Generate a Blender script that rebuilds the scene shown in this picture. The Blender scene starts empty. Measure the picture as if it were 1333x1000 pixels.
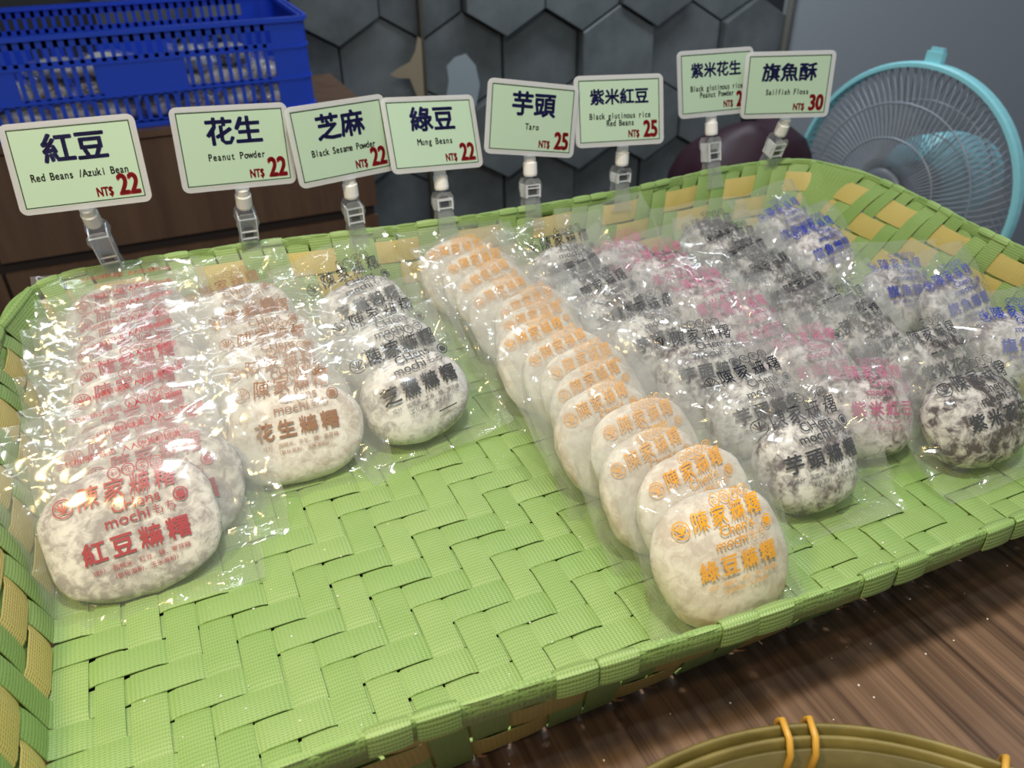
import bpy, math, random
import numpy as np
from mathutils import Vector, Matrix, noise

# ---------------------------------------------------------------- units: 1 unit = one woven strip = 16 mm
W = 0.016
SC = bpy.context.scene
COL = SC.collection
R = math.radians

# ---------------------------------------------------------------- camera
cam_d = bpy.data.cameras.new('camera'); cam = bpy.data.objects.new('camera', cam_d); COL.objects.link(cam)
cam_d.sensor_width = 36.0; cam_d.lens = 1046.87 / 1333 * 36
cam_d.clip_start = 0.02; cam_d.clip_end = 50
def cam_basis(p, y, r):
    F = Vector((math.sin(y)*math.cos(p), math.cos(y)*math.cos(p), -math.sin(p)))
    Rt = Vector((math.cos(y), -math.sin(y), 0)); U = Rt.cross(F)
    return Rt*math.cos(r)+U*math.sin(r), -Rt*math.sin(r)+U*math.cos(r), F
cr_, cu_, cf_ = cam_basis(0.57695, 0.415143, -0.0091)
cam_loc = Vector((-2.92218, -21.72965, 19.20553))*W
cam.matrix_world = Matrix(((cr_.x, cu_.x, -cf_.x, cam_loc.x), (cr_.y, cu_.y, -cf_.y, cam_loc.y),
                           (cr_.z, cu_.z, -cf_.z, cam_loc.z), (0, 0, 0, 1)))
SC.camera = cam
cam_d.dof.use_dof = True
cam_d.dof.focus_distance = 26*W
cam_d.dof.aperture_fstop = 14.0

# ---------------------------------------------------------------- world, exposure, main lights
wd = bpy.data.worlds.new('world'); SC.world = wd; wd.use_nodes = True
bg = wd.node_tree.nodes['Background']; bg.inputs[0].default_value = (0.80, 0.88, 1.0, 1); bg.inputs[1].default_value = 0.27
SC.view_settings.view_transform = 'Standard'; SC.view_settings.look = 'None'
SC.view_settings.exposure = 0.0; SC.view_settings.gamma = 1.0; SC.view_settings.use_curve_mapping = False
SC.cycles.transparent_max_bounces = 48
SC.cycles.max_bounces = 8
SC.cycles.caustics_reflective = False; SC.cycles.caustics_refractive = False

def area(name, loc, target, sx, sy, power, col):
    d = bpy.data.lights.new(name, 'AREA'); d.shape = 'RECTANGLE'; d.size = sx*W; d.size_y = sy*W
    d.energy = power; d.color = col
    o = bpy.data.objects.new(name, d); COL.objects.link(o)
    o.location = Vector(loc)*W
    o.rotation_euler = (Vector(target)-Vector(loc)).to_track_quat('-Z', 'Y').to_euler()
    return o
area('ceiling_lamp', (1, -13.5, 64), (5, -9, 0), 6, 5, 7.8, (1.0, 0.97, 0.91))
area('counter_lamp_warm', (-16, -34, 58), (2, 0, 0), 2.5, 2.5, 1.0, (1.0, 0.66, 0.28))
area('counter_lamp_cool', (16, -30, 72), (10, 0, 0), 6, 2, 1.6, (0.80, 0.92, 1.0))
area('ceiling_tube_light', (4, 40, 95), (6, 10, 0), 60, 6, 4.0, (0.82, 0.92, 1.0))
area('warm_lamp', (-26, -14, 46), (-8, -8, 0), 5, 5, 3.6, (1.0, 0.74, 0.30))
area('back_ceiling_light', (60, 78, 70), (75, 108, -5), 70, 12, 14.0, (0.86, 0.93, 1.0))

# ---------------------------------------------------------------- helpers
def mesh_np(name, verts, faces, mat, parent=None, smooth=False, uvs=None, scale=W, obj=True):
    me = bpy.data.meshes.new(name)
    me.from_pydata((np.asarray(verts, float)*scale).tolist(), [], faces)
    if uvs is not None:
        ul = me.uv_layers.new(name='UVMap')
        vi = np.empty(len(me.loops), dtype=np.int32); me.loops.foreach_get('vertex_index', vi)
        ul.data.foreach_set('uv', np.asarray(uvs, float)[vi].ravel())
    if mat is not None:
        me.materials.append(mat)
    if smooth:
        me.polygons.foreach_set('use_smooth', [True]*len(me.polygons))
    me.update()
    if not obj: return me
    o = bpy.data.objects.new(name, me); COL.objects.link(o)
    if parent is not None: o.parent = parent
    return o
def tag(o, label=None, cat=None, group=None, kind=None):
    if label: o['label'] = label
    if cat: o['category'] = cat
    if group: o['group'] = group
    if kind: o['kind'] = kind
    return o
def empty(name, loc=(0, 0, 0), rot=None, label=None, cat=None, group=None):
    o = bpy.data.objects.new(name, None); COL.objects.link(o); o.empty_display_size = 0.01
    o.location = Vector(loc)*W
    if rot is not None:
        if isinstance(rot, Matrix): o.rotation_euler = rot.to_euler()
        else: o.rotation_euler = rot
    return tag(o, label, cat, group)
class MB:
    """collects shapes into one mesh"""
    def __init__(s): s.v = []; s.f = []
    def add(s, v, f):
        n = len(s.v); s.v += [tuple(p) for p in v]; s.f += [tuple(i+n for i in q) for q in f]; return s
    def box(s, lo, hi, M=None):
        x0, y0, z0 = lo; x1, y1, z1 = hi
        v = [Vector(p) for p in ((x0,y0,z0),(x1,y0,z0),(x1,y1,z0),(x0,y1,z0),(x0,y0,z1),(x1,y0,z1),(x1,y1,z1),(x0,y1,z1))]
        if M: v = [M @ p for p in v]
        return s.add(v, [(0,3,2,1),(4,5,6,7),(0,1,5,4),(1,2,6,5),(2,3,7,6),(3,0,4,7)])
    def prism(s, poly, z0, z1, M=None):
        n = len(poly)
        v = [Vector((p[0], p[1], z0)) for p in poly]+[Vector((p[0], p[1], z1)) for p in poly]
        if M: v = [M @ p for p in v]
        f = [tuple(range(n-1, -1, -1)), tuple(range(n, 2*n))]+[(i, (i+1) % n, n+(i+1) % n, n+i) for i in range(n)]
        return s.add(v, f)
    def tube(s, pts, r, n=8, closed=False):
        pts = [Vector(p) for p in pts]; m = len(pts); rs = r if hasattr(r, '__len__') else [r]*m
        V = []; prev = None
        for i, p in enumerate(pts):
            a = pts[(i-1) % m] if (closed or i) else p; b = pts[(i+1) % m] if (closed or i < m-1) else p
            t = (b-a).normalized()
            if prev is None: prev = t.orthogonal().normalized()
            prev = (prev-t*prev.dot(t))
            if prev.length < 1e-6: prev = t.orthogonal()
            prev.normalize(); bb = t.cross(prev)
            for k in range(n):
                an = 2*math.pi*k/n; V.append(p+(prev*math.cos(an)+bb*math.sin(an))*rs[i])
        F = []
        for i in range(m if closed else m-1):
            j = (i+1) % m
            F += [(i*n+k, i*n+(k+1) % n, j*n+(k+1) % n, j*n+k) for k in range(n)]
        if not closed: F += [tuple(range(n-1, -1, -1)), tuple((m-1)*n+k for k in range(n))]
        return s.add(V, F)
    def lathe(s, prof, n=32, M=None, closed=False):
        V = []
        for (r, z) in prof:
            for k in range(n):
                an = 2*math.pi*k/n; V.append(Vector((r*math.cos(an), r*math.sin(an), z)))
        if M: V = [M @ p for p in V]
        m = len(prof); F = []
        for i in range(m if closed else m-1):
            j = (i+1) % m
            F += [(i*n+k, i*n+(k+1) % n, j*n+(k+1) % n, j*n+k) for k in range(n)]
        if not closed:
            if prof[0][0] > 1e-6: F.append(tuple(range(n-1, -1, -1)))
            if prof[-1][0] > 1e-6: F.append(tuple((m-1)*n+k for k in range(n)))
        return s.add(V, F)
    def build(s, name, mat, parent=None, smooth=False, uvs=None):
        return mesh_np(name, [tuple(p) for p in s.v], s.f, mat, parent, smooth, uvs)
def rrect(w, h, r, n=5, cx=0, cy=0):
    P = []
    for (sx, sy, a0) in ((1, 1, 0), (-1, 1, 90), (-1, -1, 180), (1, -1, 270)):
        for k in range(n+1):
            a = R(a0+90*k/n); P.append((cx+sx*(w/2-r)+r*math.cos(a), cy+sy*(h/2-r)+r*math.sin(a)))
    return P

# ---------------------------------------------------------------- materials
def newmat(name, base=(.8, .8, .8), rough=.5, metal=0.0, spec=.5):
    m = bpy.data.materials.new(name); m.use_nodes = True
    b = m.node_tree.nodes['Principled BSDF']
    b.inputs['Base Color'].default_value = (*base, 1); b.inputs['Roughness'].default_value = rough
    b.inputs['Metallic'].default_value = metal; b.inputs['Specular IOR Level'].default_value = spec
    return m
def N(m, t, **kw):
    n = m.node_tree.nodes.new(t)
    for k, v in kw.items():
        if k in n.inputs: n.inputs[k].default_value = v
        else: setattr(n, k, v)
    return n
def L(m, a, b): m.node_tree.links.new(a, b)
def ramp(m, stops):
    n = m.node_tree.nodes.new('ShaderNodeValToRGB'); e = n.color_ramp.elements
    e[0].position = stops[0][0]; e[0].color = (*stops[0][1], 1); e[1].position = stops[-1][0]; e[1].color = (*stops[-1][1], 1)
    for p, c in stops[1:-1]:
        q = e.new(p); q.color = (*c, 1)
    return n
def bump(m, height_sock, strength=.3, dist=.001):
    b = N(m, 'ShaderNodeBump'); b.inputs['Strength'].default_value = strength; b.inputs['Distance'].default_value = dist
    L(m, height_sock, b.inputs['Height']); L(m, b.outputs[0], m.node_tree.nodes['Principled BSDF'].inputs['Normal'])
def strip_mat(name, ca, cb, rough=.42):
    """packing-strap plastic: dimpled diamond emboss in the strip's own UV (u across 0..1, v in widths along)"""
    m = newmat(name, ca, rough)
    uv = N(m, 'ShaderNodeUVMap'); sep = N(m, 'ShaderNodeSeparateXYZ'); L(m, uv.outputs[0], sep.inputs[0])
    def mth(op, a, b=None):
        n = N(m, 'ShaderNodeMath', operation=op)
        for i, x in enumerate((a, b)):
            if x is None: continue
            if isinstance(x, (int, float)): n.inputs[i].default_value = x
            else: L(m, x, n.inputs[i])
        return n.outputs[0]
    u, v = sep.outputs[0], sep.outputs[1]
    p = mth('MULTIPLY', mth('ADD', mth('MULTIPLY', u, 1.0), mth('MULTIPLY', v, .62)), 6*2*math.pi)
    q = mth('MULTIPLY', mth('SUBTRACT', mth('MULTIPLY', u, 1.0), mth('MULTIPLY', v, .62)), 6*2*math.pi)
    h = mth('MULTIPLY', mth('SINE', p), mth('SINE', q))
    h2 = mth('MAXIMUM', h, -0.25)
    tc = N(m, 'ShaderNodeTexCoord'); nz = N(m, 'ShaderNodeTexNoise', Scale=60.0, Detail=2.0); L(m, tc.outputs['Object'], nz.inputs[0])
    info = N(m, 'ShaderNodeObjectInfo')
    mix = N(m, 'ShaderNodeMixRGB'); mix.inputs[1].default_value = (*ca, 1); mix.inputs[2].default_value = (*cb, 1)
    f = mth('MULTIPLY', mth('ADD', nz.outputs[0], info.outputs['Random']), .5)
    L(m, f, mix.inputs[0])
    dk = N(m, 'ShaderNodeMixRGB', blend_type='MULTIPLY'); dk.inputs[2].default_value = (.62, .66, .6, 1)
    L(m, mix.outputs[0], dk.inputs[1]); L(m, mth('MULTIPLY', mth('SMOOTH_MAX', mth('MULTIPLY', h, .9), 0.0), .62), dk.inputs[0])
    L(m, dk.outputs[0], m.node_tree.nodes['Principled BSDF'].inputs['Base Color'])
    bump(m, h2, .55, .00035)
    return m
M_GREEN = strip_mat('green_strap', (.215, .365, .10), (.30, .43, .15))
M_YEL = strip_mat('yellow_strap', (.50, .40, .12), (.60, .49, .17))
def wood_mat(name, c0, c1, axis_scale, scale=1.0, rough=.35):
    m = newmat(name, c0, rough)
    tc = N(m, 'ShaderNodeTexCoord'); mp = N(m, 'ShaderNodeMapping'); mp.inputs['Scale'].default_value = axis_scale
    L(m, tc.outputs['Object'], mp.inputs[0])
    n1 = N(m, 'ShaderNodeTexNoise', Scale=scale, Detail=6.0, Roughness=.65, Distortion=.3); L(m, mp.outputs[0], n1.inputs[0])
    rp = ramp(m, [(.3, c0), (.5, tuple((a+b)/2 for a, b in zip(c0, c1))), (.72, c1)]); L(m, n1.outputs[0], rp.inputs[0])
    L(m, rp.outputs[0], m.node_tree.nodes['Principled BSDF'].inputs['Base Color'])
    bump(m, n1.outputs[0], .15, .0006)
    return m
M_TABLE = wood_mat('table_wood', (.05, .028, .018), (.24, .150, .098), (210, 3.0, 20), 1.0, .42)
M_CAB = wood_mat('cabinet_wood', (.085, .046, .026), (.145, .082, .046), (30, 30, 2.5), 1.0, .4)
M_CABD = newmat('dark_gap', (.02, .012, .01), .7)
def tile_mat():
    m = newmat('grey_tile', (.10, .115, .12), .28)
    tc = N(m, 'ShaderNodeTexCoord'); info = N(m, 'ShaderNodeObjectInfo')
    n = N(m, 'ShaderNodeTexNoise', Scale=9.0, Detail=5.0, Roughness=.6); L(m, tc.outputs['Object'], n.inputs[0])
    ad = N(m, 'ShaderNodeMath', operation='MULTIPLY_ADD'); L(m, info.outputs['Random'], ad.inputs[0]); ad.inputs[1].default_value = .25; L(m, n.outputs[0], ad.inputs[2])
    rp = ramp(m, [(.35, (.060, .070, .074)), (.85, (.15, .17, .175))]); L(m, ad.outputs[0], rp.inputs[0])
    L(m, rp.outputs[0], m.node_tree.nodes['Principled BSDF'].inputs['Base Color']); return m
M_TILE = tile_mat()
M_GROUT = newmat('grout', (.03, .034, .036), .8)
M_PANEL = newmat('grey_panel', (.34, .375, .41), .38)
M_BLUE = newmat('blue_plastic', (.012, .06, .55), .35)
def film_mat(name='clear_film', milk=.085, tint=(.985, .99, .985)):
    m = bpy.data.materials.new(name); m.use_nodes = True; nt = m.node_tree
    nt.nodes.remove(nt.nodes['Principled BSDF']); out = nt.nodes['Material Output']
    tr = N(m, 'ShaderNodeBsdfTransparent'); tr.inputs[0].default_value = (*tint, 1)
    gl = N(m, 'ShaderNodeBsdfGlossy'); gl.inputs['Roughness'].default_value = .10; gl.inputs[0].default_value = (1, 1, 1, 1)
    df = N(m, 'ShaderNodeBsdfDiffuse'); df.inputs[0].default_value = (1, 1, 1, 1)
    tl = N(m, 'ShaderNodeBsdfTranslucent'); tl.inputs[0].default_value = (1, 1, 1, 1)
    a1 = N(m, 'ShaderNodeMixShader'); a1.inputs[0].default_value = .5; L(m, df.outputs[0], a1.inputs[1]); L(m, tl.outputs[0], a1.inputs[2])
    a2 = N(m, 'ShaderNodeMixShader'); L(m, tr.outputs[0], a2.inputs[1]); L(m, a1.outputs[0], a2.inputs[2]); a2.inputs[0].default_value = milk
    lw = N(m, 'ShaderNodeLayerWeight', Blend=.5); pw = N(m, 'ShaderNodeMath', operation='POWER'); pw.inputs[1].default_value = 4.0
    fr = N(m, 'ShaderNodeMath', operation='MULTIPLY_ADD'); fr.inputs[1].default_value = .60; fr.inputs[2].default_value = .034
    L(m, lw.outputs['Facing'], pw.inputs[0]); L(m, pw.outputs[0], fr.inputs[0])
    tc = N(m, 'ShaderNodeTexCoord'); nz = N(m, 'ShaderNodeTexNoise', Scale=26.0, Detail=2.0, Distortion=1.8); L(m, tc.outputs['Object'], nz.inputs[0])
    bp = N(m, 'ShaderNodeBump'); bp.inputs['Strength'].default_value = .5; bp.inputs['Distance'].default_value = .0014
    L(m, nz.outputs[0], bp.inputs['Height']); L(m, bp.outputs[0], gl.inputs['Normal']); L(m, bp.outputs[0], lw.inputs['Normal'])
    a3 = N(m, 'ShaderNodeMixShader'); L(m, fr.outputs[0], a3.inputs[0]); L(m, a2.outputs[0], a3.inputs[1]); L(m, gl.outputs[0], a3.inputs[2])
    L(m, a3.outputs[0], out.inputs[0]); return m
M_FILM = film_mat()
M_CLEAR = film_mat('clear_plastic', .16, (.93, .95, .96))
M_LAM = film_mat('laminate_edge', .62, (.86, .88, .92))
def mochi_mat(name, base, vein, amount, vscale=150.0, tint2=None):
    m = newmat(name, base, .85, spec=.2)
    b = m.node_tree.nodes['Principled BSDF']; b.inputs['Subsurface Weight'].default_value = .0
    tc = N(m, 'ShaderNodeTexCoord'); info = N(m, 'ShaderNodeObjectInfo')
    off = N(m, 'ShaderNodeVectorMath', operation='MULTIPLY_ADD'); off.inputs[1].default_value = (1, 1, 1)
    cmb = N(m, 'ShaderNodeCombineXYZ')
    for i in range(3): L(m, info.outputs['Random'], cmb.inputs[i])
    L(m, tc.outputs['Object'], off.inputs[0]); L(m, cmb.outputs[0], off.inputs[2])
    n1 = N(m, 'ShaderNodeTexNoise', Scale=vscale, Detail=5.0, Roughness=.68, Distortion=.5); L(m, off.outputs[0], n1.inputs[0])
    n2 = N(m, 'ShaderNodeTexNoise', Scale=vscale*.35, Detail=3.0); L(m, off.outputs[0], n2.inputs[0])
    ad = N(m, 'ShaderNodeMath', operation='MULTIPLY_ADD'); L(m, n2.outputs[0], ad.inputs[0]); ad.inputs[1].default_value = .5; L(m, n1.outputs[0], ad.inputs[2])
    c = 1.06-amount*.5
    mid = tuple(.5*a+.5*v for a, v in zip(base, vein))
    rp = ramp(m, [(c-.26, base), (c-.13, mid), (min(1, c-.02), vein)])
    L(m, ad.outputs[0], rp.inputs[0])
    L(m, rp.outputs[0], b.inputs['Base Color']); bump(m, n1.outputs[0], .35, .0012)
    return m
KIND = {
 # name: semi axes, mochi material, print colour, bag half width/height up
 'red':    dict(ax=(2.7, 2.2, .95),  bw=3.4, up=2.95, mat=mochi_mat('mochi_red_bean', (0.72, 0.69, 0.67), (.34, .31, .31), .38), ink=(.38, .012, .025), name='紅豆麻糬', ing='紅豆'),
 'peanut': dict(ax=(2.55, 1.9, 1.15), bw=3.1, up=2.95, mat=mochi_mat('mochi_peanut', (0.74, 0.71, 0.68), (.46, .40, .35), .26), ink=(.30, .13, .05), name='花生麻糬', ing='花生'),
 'sesame': dict(ax=(2.2, 1.8, 1.15), bw=2.9, up=3.25, mat=mochi_mat('mochi_sesame', (0.74, 0.73, 0.72), (.36, .34, .34), .30), ink=(.008, .008, .012), name='芝麻麻糬', ing='芝麻'),
 'mung':   dict(ax=(2.25, 2.05, .95), bw=2.7, up=2.9, mat=mochi_mat('mochi_mung', (0.74, 0.70, 0.63), (.54, .47, .40), .36), ink=(.80, .36, .01), name='綠豆麻糬', ing='綠豆'),
 'taro':   dict(ax=(1.9, 1.75, 1.2), bw=2.75, up=3.1, mat=mochi_mat('mochi_taro', (0.70, 0.69, 0.68), (.13, .11, .12), .34), ink=(.008, .008, .015), name='芋頭麻糬', ing='芋頭'),
 'pink':   dict(ax=(2.05, 1.7, 1.15), bw=2.8, up=2.8, mat=mochi_mat('mochi_purple_rice_bean', (0.69, 0.64, 0.66), (.11, .08, .09), .34), ink=(.58, .13, .28), name='紫米紅豆', ing='紫米'),
 'purple': dict(ax=(2.15, 1.8, 1.15), bw=2.9, up=2.8, mat=mochi_mat('mochi_purple_rice_peanut', (0.67, 0.64, 0.63), (.05, .035, .04), .40), ink=(.008, .008, .012), name='紫米花生', ing='花生'),
 'fish':   dict(ax=(2.0, 1.75, 1.1), bw=2.75, up=2.8, mat=mochi_mat('mochi_fish_floss', (0.70, 0.68, 0.69), (.20, .18, .20), .36), ink=(.02, .04, .36), name='旗魚麻糬', ing='旗魚'),
}
# size and height of the print on each bag (it is set to the bag, not to the filling)
PRINT = {'red': (.95, .15), 'peanut': (.90, .75), 'sesame': (.95, .90), 'mung': (.78, .50), 'taro': (.88, .72), 'pink': (.78, .65), 'purple': (.84, .60), 'fish': (.82, .65)}

# ---------------------------------------------------------------- structure: floor, tiled wall, grey panel, counter
tag(MB().box((-140, -80, -72), (260, 200, -70)).build('floor', newmat('floor_mat', (.10, .09, .085), .5)), kind='structure')
# wall plane: origin near pixel ray (705,10) at depth 131; direction turned 6 degrees from the basket's long side
WO = Vector((60.0, 106.5, 0)); WD = Vector((math.cos(R(6)), -math.sin(R(6)), 0)); WN = Vector((-WD.y, WD.x, 0))   # WN points away from camera
if WN.y < 0: WN = -WN
def wallM(): return Matrix(((WD.x, WN.x, 0, WO.x), (WD.y, WN.y, 0, WO.y), (0, 0, 1, 0), (0, 0, 0, 1)))
WM = wallM()
wall = MB().box((-130, .2, -70), (110, 4, 95), WM).build('wall_back', M_GROUT); tag(wall, kind='structure')
HEXW = 13.2
def hexpoly(r): return [(r*math.sin(R(60*k)), r*math.cos(R(60*k))) for k in range(6)]
HR = HEXW/math.sqrt(3)
tile_meshes = []
rt = random.Random(4)
for k in range(4):
    # each tile: a slab whose face tilts a little differently
    o_, i_ = hexpoly(HR-.14), hexpoly(HR-.30)
    tx, tz, pr = [(.02, .03, .8), (.05, .03, 2.4), (-.04, .03, 1.3), (.03, .06, 3.0)][k]
    v = [(x, 1.0, z) for x, z in o_]+[(x, -pr+tx*x+tz*z+.18, z) for x, z in o_]+[(x, -pr+tx*x+tz*z, z) for x, z in i_]
    f = [(i, (i+1) % 6, 6+(i+1) % 6, 6+i) for i in range(6)]+[(6+i, 6+(i+1) % 6, 12+(i+1) % 6, 12+i) for i in range(6)]+[tuple(12+i for i in range(6))]
    tile_meshes.append(mesh_np('hexagon_tile', v, f, M_TILE, obj=False))
# hexagon grid (pointy top); x0 chosen so that a tile centre stands at local x = 0 (photo x ~ 705)
x_left, x_right = -60, 43.5
for row in range(-6, 5):
    zc = -8.2 + row*HR*1.5
    for c in range(-6, 6):
        x = c*HEXW - .9 + (HEXW/2 if row % 2 else 0)
        if x < x_left-2 or x > x_right: continue
        o = bpy.data.objects.new('hexagon_tile', tile_meshes[rt.randrange(4)]); COL.objects.link(o)
        o.matrix_local = Matrix.Scale(1, 4)
        o.matrix_world = Matrix.Translation((WM @ Vector((x, 0, zc)))*W) @ WM.to_3x3().to_4x4()
        o.parent = wall
# trims
tag(MB().box((-21.4, -3.2, -70), (-20.9, 0.3, 95), WM).build('trim_1', newmat('brass_trim', (.13, .115, .085), .35, .6)), kind='structure')
tag(MB().tube([WM @ Vector((44.2, -3.6, -70)), WM @ Vector((44.2, -3.6, 95))], .55, 10).build('trim_2', newmat('grey_pipe', (.34, .33, .29), .3, .4), smooth=True), kind='structure')
tag(MB().box((45.5, -4.5, -70), (230, 4, 95), WM).build('wall_right', M_PANEL), kind='structure')

# table under the basket: boards running front to back
tb = empty('wooden_table', (0, -14, -46), None, 'dark brown wood-grain table carrying the green basket and the bamboo tray', 'table')
def part_at(o, root): o.parent = root; o.matrix_parent_inverse = Matrix.Translation(-root.location); return o
x = -16.0; k = 0
top_m = MB(); 
part_at(MB().box((-18, -44, -1.6), (36, 16.5, -0.22)).build('table_top', M_TABLE), tb)
for (lx, ly) in ((-16, -42), (34, -42), (-16, 14.5), (34, 14.5)):
    part_at(MB().box((lx-1.6, ly-1.6, -70), (lx+1.6, ly+1.6, -1.6)).build('leg', M_TABLE), tb)
part_at(MB().box((-16, -42.6, -6), (34, -41.6, -1.6)).build('apron', M_TABLE), tb)

# wooden cabinet behind, crate stands on it
CY = 73.0
cab = empty('drawer_cabinet', (-10, CY+10, -70), None, 'brown wooden cabinet with wide drawer fronts standing under the blue crate', 'cabinet')
part_at(MB().box((-60, CY+.6, -70), (20.4, CY+18, -5.0)).build('body', M_CABD), cab)
part_at(MB().box((-60.3, CY-.3, -5.2), (20.7, CY+18.3, -4.45)).build('cabinet_top', M_CAB), cab)
for (z0, z1) in ((-16.6, -5.45), (-30.5, -17.9), (-44, -31.6), (-57, -45.2)):
    for (xa, xb) in ((-60, -21.2), (-20.8, 20.7)):
        d = part_at(MB().box((xa, CY, z0), (xb, CY+.7, z1)).build('drawer', M_CAB), cab)

# ---------------------------------------------------------------- woven basket
def interp(tab, x):
    if x <= tab[0][0]: return tab[0][1]
    for (a, fa), (b, fb) in zip(tab, tab[1:]):
        if x <= b:
            t = (x-a)/(b-a); return fa+(fb-fa)*t
    return tab[-1][1]
BACK = [(-10.15, 11.5), (-10, 13), (-9.7, 14.2), (-9.2, 15.1), (-8.6, 15.7), (-7.4, 16.1), (-5.8, 16.2), (0, 16.0), (5.2, 15.3), (9.6, 14.9), (14.2, 14.7), (19.9, 14.8), (24, 15.3), (27.6, 15.6), (31, 15.3), (32.3, 14.8), (33.1, 14.0), (33.7, 12.5), (33.9, 10.8)]
FRONT = [(-10.15, -8.2), (-9.9, -9.3), (-9.3, -10.2), (-8, -10.9), (-5, -11.2), (-1, -11.35), (3, -11.7), (8, -12.1), (14, -12.3), (22, -12.3), (30, -12), (31.6, -11.5), (32.4, -10.6), (32.8, -9.2)]
RIGHTX = [(-9.2, 32.8), (-4, 32.5), (0, 32.6), (3, 32.9), (7, 33.6), (10.8, 33.9)]
LEFTX = [(-8.2, -10.15), (0, -10.3), (6, -10.3), (11.5, -10.15)]
FX0, FX1, FY0, FY1, RC = -9.0, 32.0, -10.25, 14.05, 1.3
def corner(fx, base, inw):       # y of the rounded floor rectangle at fx
    d = max(0.0, RC-min(fx-FX0, FX1-fx)); return base+inw*(RC-math.sqrt(max(0.0, RC*RC-d*d)))
def outlines():
    """rim and floor outlines as matching closed point lists"""
    P = []
    ax = lambda x: FX0+(x+10.15)*(FX1-FX0)/44.05
    bx = lambda x: FX0+(x+10.15)*(FX1-FX0)/42.95
    for x, y in FRONT: P.append(((x, y), (bx(x), corner(bx(x), FY0, 1))))
    for y, x in RIGHTX[1:-1]: P.append(((x, y), (FX1, FY0+RC+(y+9.2)/20.0*(FY1-FY0-2*RC))))
    for x, y in reversed(BACK): P.append(((x, y), (ax(x), corner(ax(x), FY1, -1))))
    for y, x in reversed(LEFTX[1:-1]): P.append(((x, y), (FX0, FY0+RC+(y+8.2)/19.7*(FY1-FY0-2*RC))))
    A, B = [], []; n = len(P)
    for i in range(n):
        q = [[Vector(P[(i+k-1) % n][w]) for k in range(4)] for w in (0, 1)]
        m = max(1, int((q[0][2]-q[0][1]).length/.35))
        for k in range(m):
            t = k/m
            for (p0, p1, p2, p3), out in zip(q, (A, B)):
                out.append(.5*((2*p1)+(p2-p0)*t+(2*p0-5*p1+4*p2-p3)*t*t+(3*p1-p0-3*p2+p3)*t**3))
    return A, B
RIM, FLO = outlines()
H = 4.0
def crossing(ax, v, side):      # (other coordinate, loop parameter) of the floor loop at coordinate v
    best = None; n = len(FLO)
    for i in range(n):
        a, b = FLO[i], FLO[(i+1) % n]
        if (a[ax]-v)*(b[ax]-v) <= 0 and a[ax] != b[ax]:
            t = (v-a[ax])/(b[ax]-a[ax]); y = a[1-ax]+(b[1-ax]-a[1-ax])*t
            if best is None or (y-best[0])*side > 0: best = (y, i+t)
    return best
def at_loop(lp, s):
    i = int(s) % len(lp); t = s-int(s); return lp[i]*(1-t)+lp[(i+1) % len(lp)]*t
XMIN, XMAX = min(p[0] for p in FLO), max(p[0] for p in FLO)
YMIN, YMAX = min(p[1] for p in FLO), max(p[1] for p in FLO)
AMP = .055; TH = .035; HW = .475
rb = random.Random(11)
NR = 3          # yellow rows on a wall
RH = 3.45/NR    # row height
def wall_pt(sp, t):   # sp = parameter along the loop, t = height 0..H
    fp = at_loop(FLO, sp); rp = at_loop(RIM, sp); s = t/H; s = s*(1-.12*math.sin(math.pi*s))
    return Vector((fp[0]+(rp[0]-fp[0])*s, fp[1]+(rp[1]-fp[1])*s, t))
def ribbon(name, secs, mat, parent, width_uv=1.0, closed=False):
    """secs: list of (left, right, normal, arc); closed cross-section with a slightly crowned top"""
    V = []; UV = []; F = []; m = len(secs)
    for (a, b, n, s) in secs:
        mid = (a+b)/2
        V += [a+n*TH*.2, (a*.8+b*.2)+n*TH*.9, mid+n*TH*1.15, (a*.2+b*.8)+n*TH*.9, b+n*TH*.2, b-n*TH*.6, a-n*TH*.6]
        UV += [(0, s), (.2, s), (.5, s), (.8, s), (1, s), (1, s), (0, s)]
    k = 7
    for i in range(m if closed else m-1):
        j = (i+1) % m
        F += [(i*k+c, j*k+c, j*k+(c+1) % k, i*k+(c+1) % k) for c in range(k)]
    if not closed: F += [tuple(range(k)), tuple((m-1)*k+c for c in range(k-1, -1, -1))]
    o = mesh_np(name, [tuple(p) for p in V], F, mat, parent, False, UV)
    me = o.data; me.polygons.foreach_set('use_smooth', [True]*len(me.polygons))
    try: me.set_sharp_from_angle(angle=R(50))
    except Exception: pass
    return o
basket = empty('woven_basket', (11.5, 1.5, -.2), None, 'large rectangular tray basket woven from light green straps with yellow bands in its walls', 'basket')
basket_inv = Matrix.Translation(-basket.location)
def in_basket(o): o.parent = basket; o.matrix_parent_inverse = basket_inv; return o
def over_y(i, j): return (i+j) % 4 in (2, 3)
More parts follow.
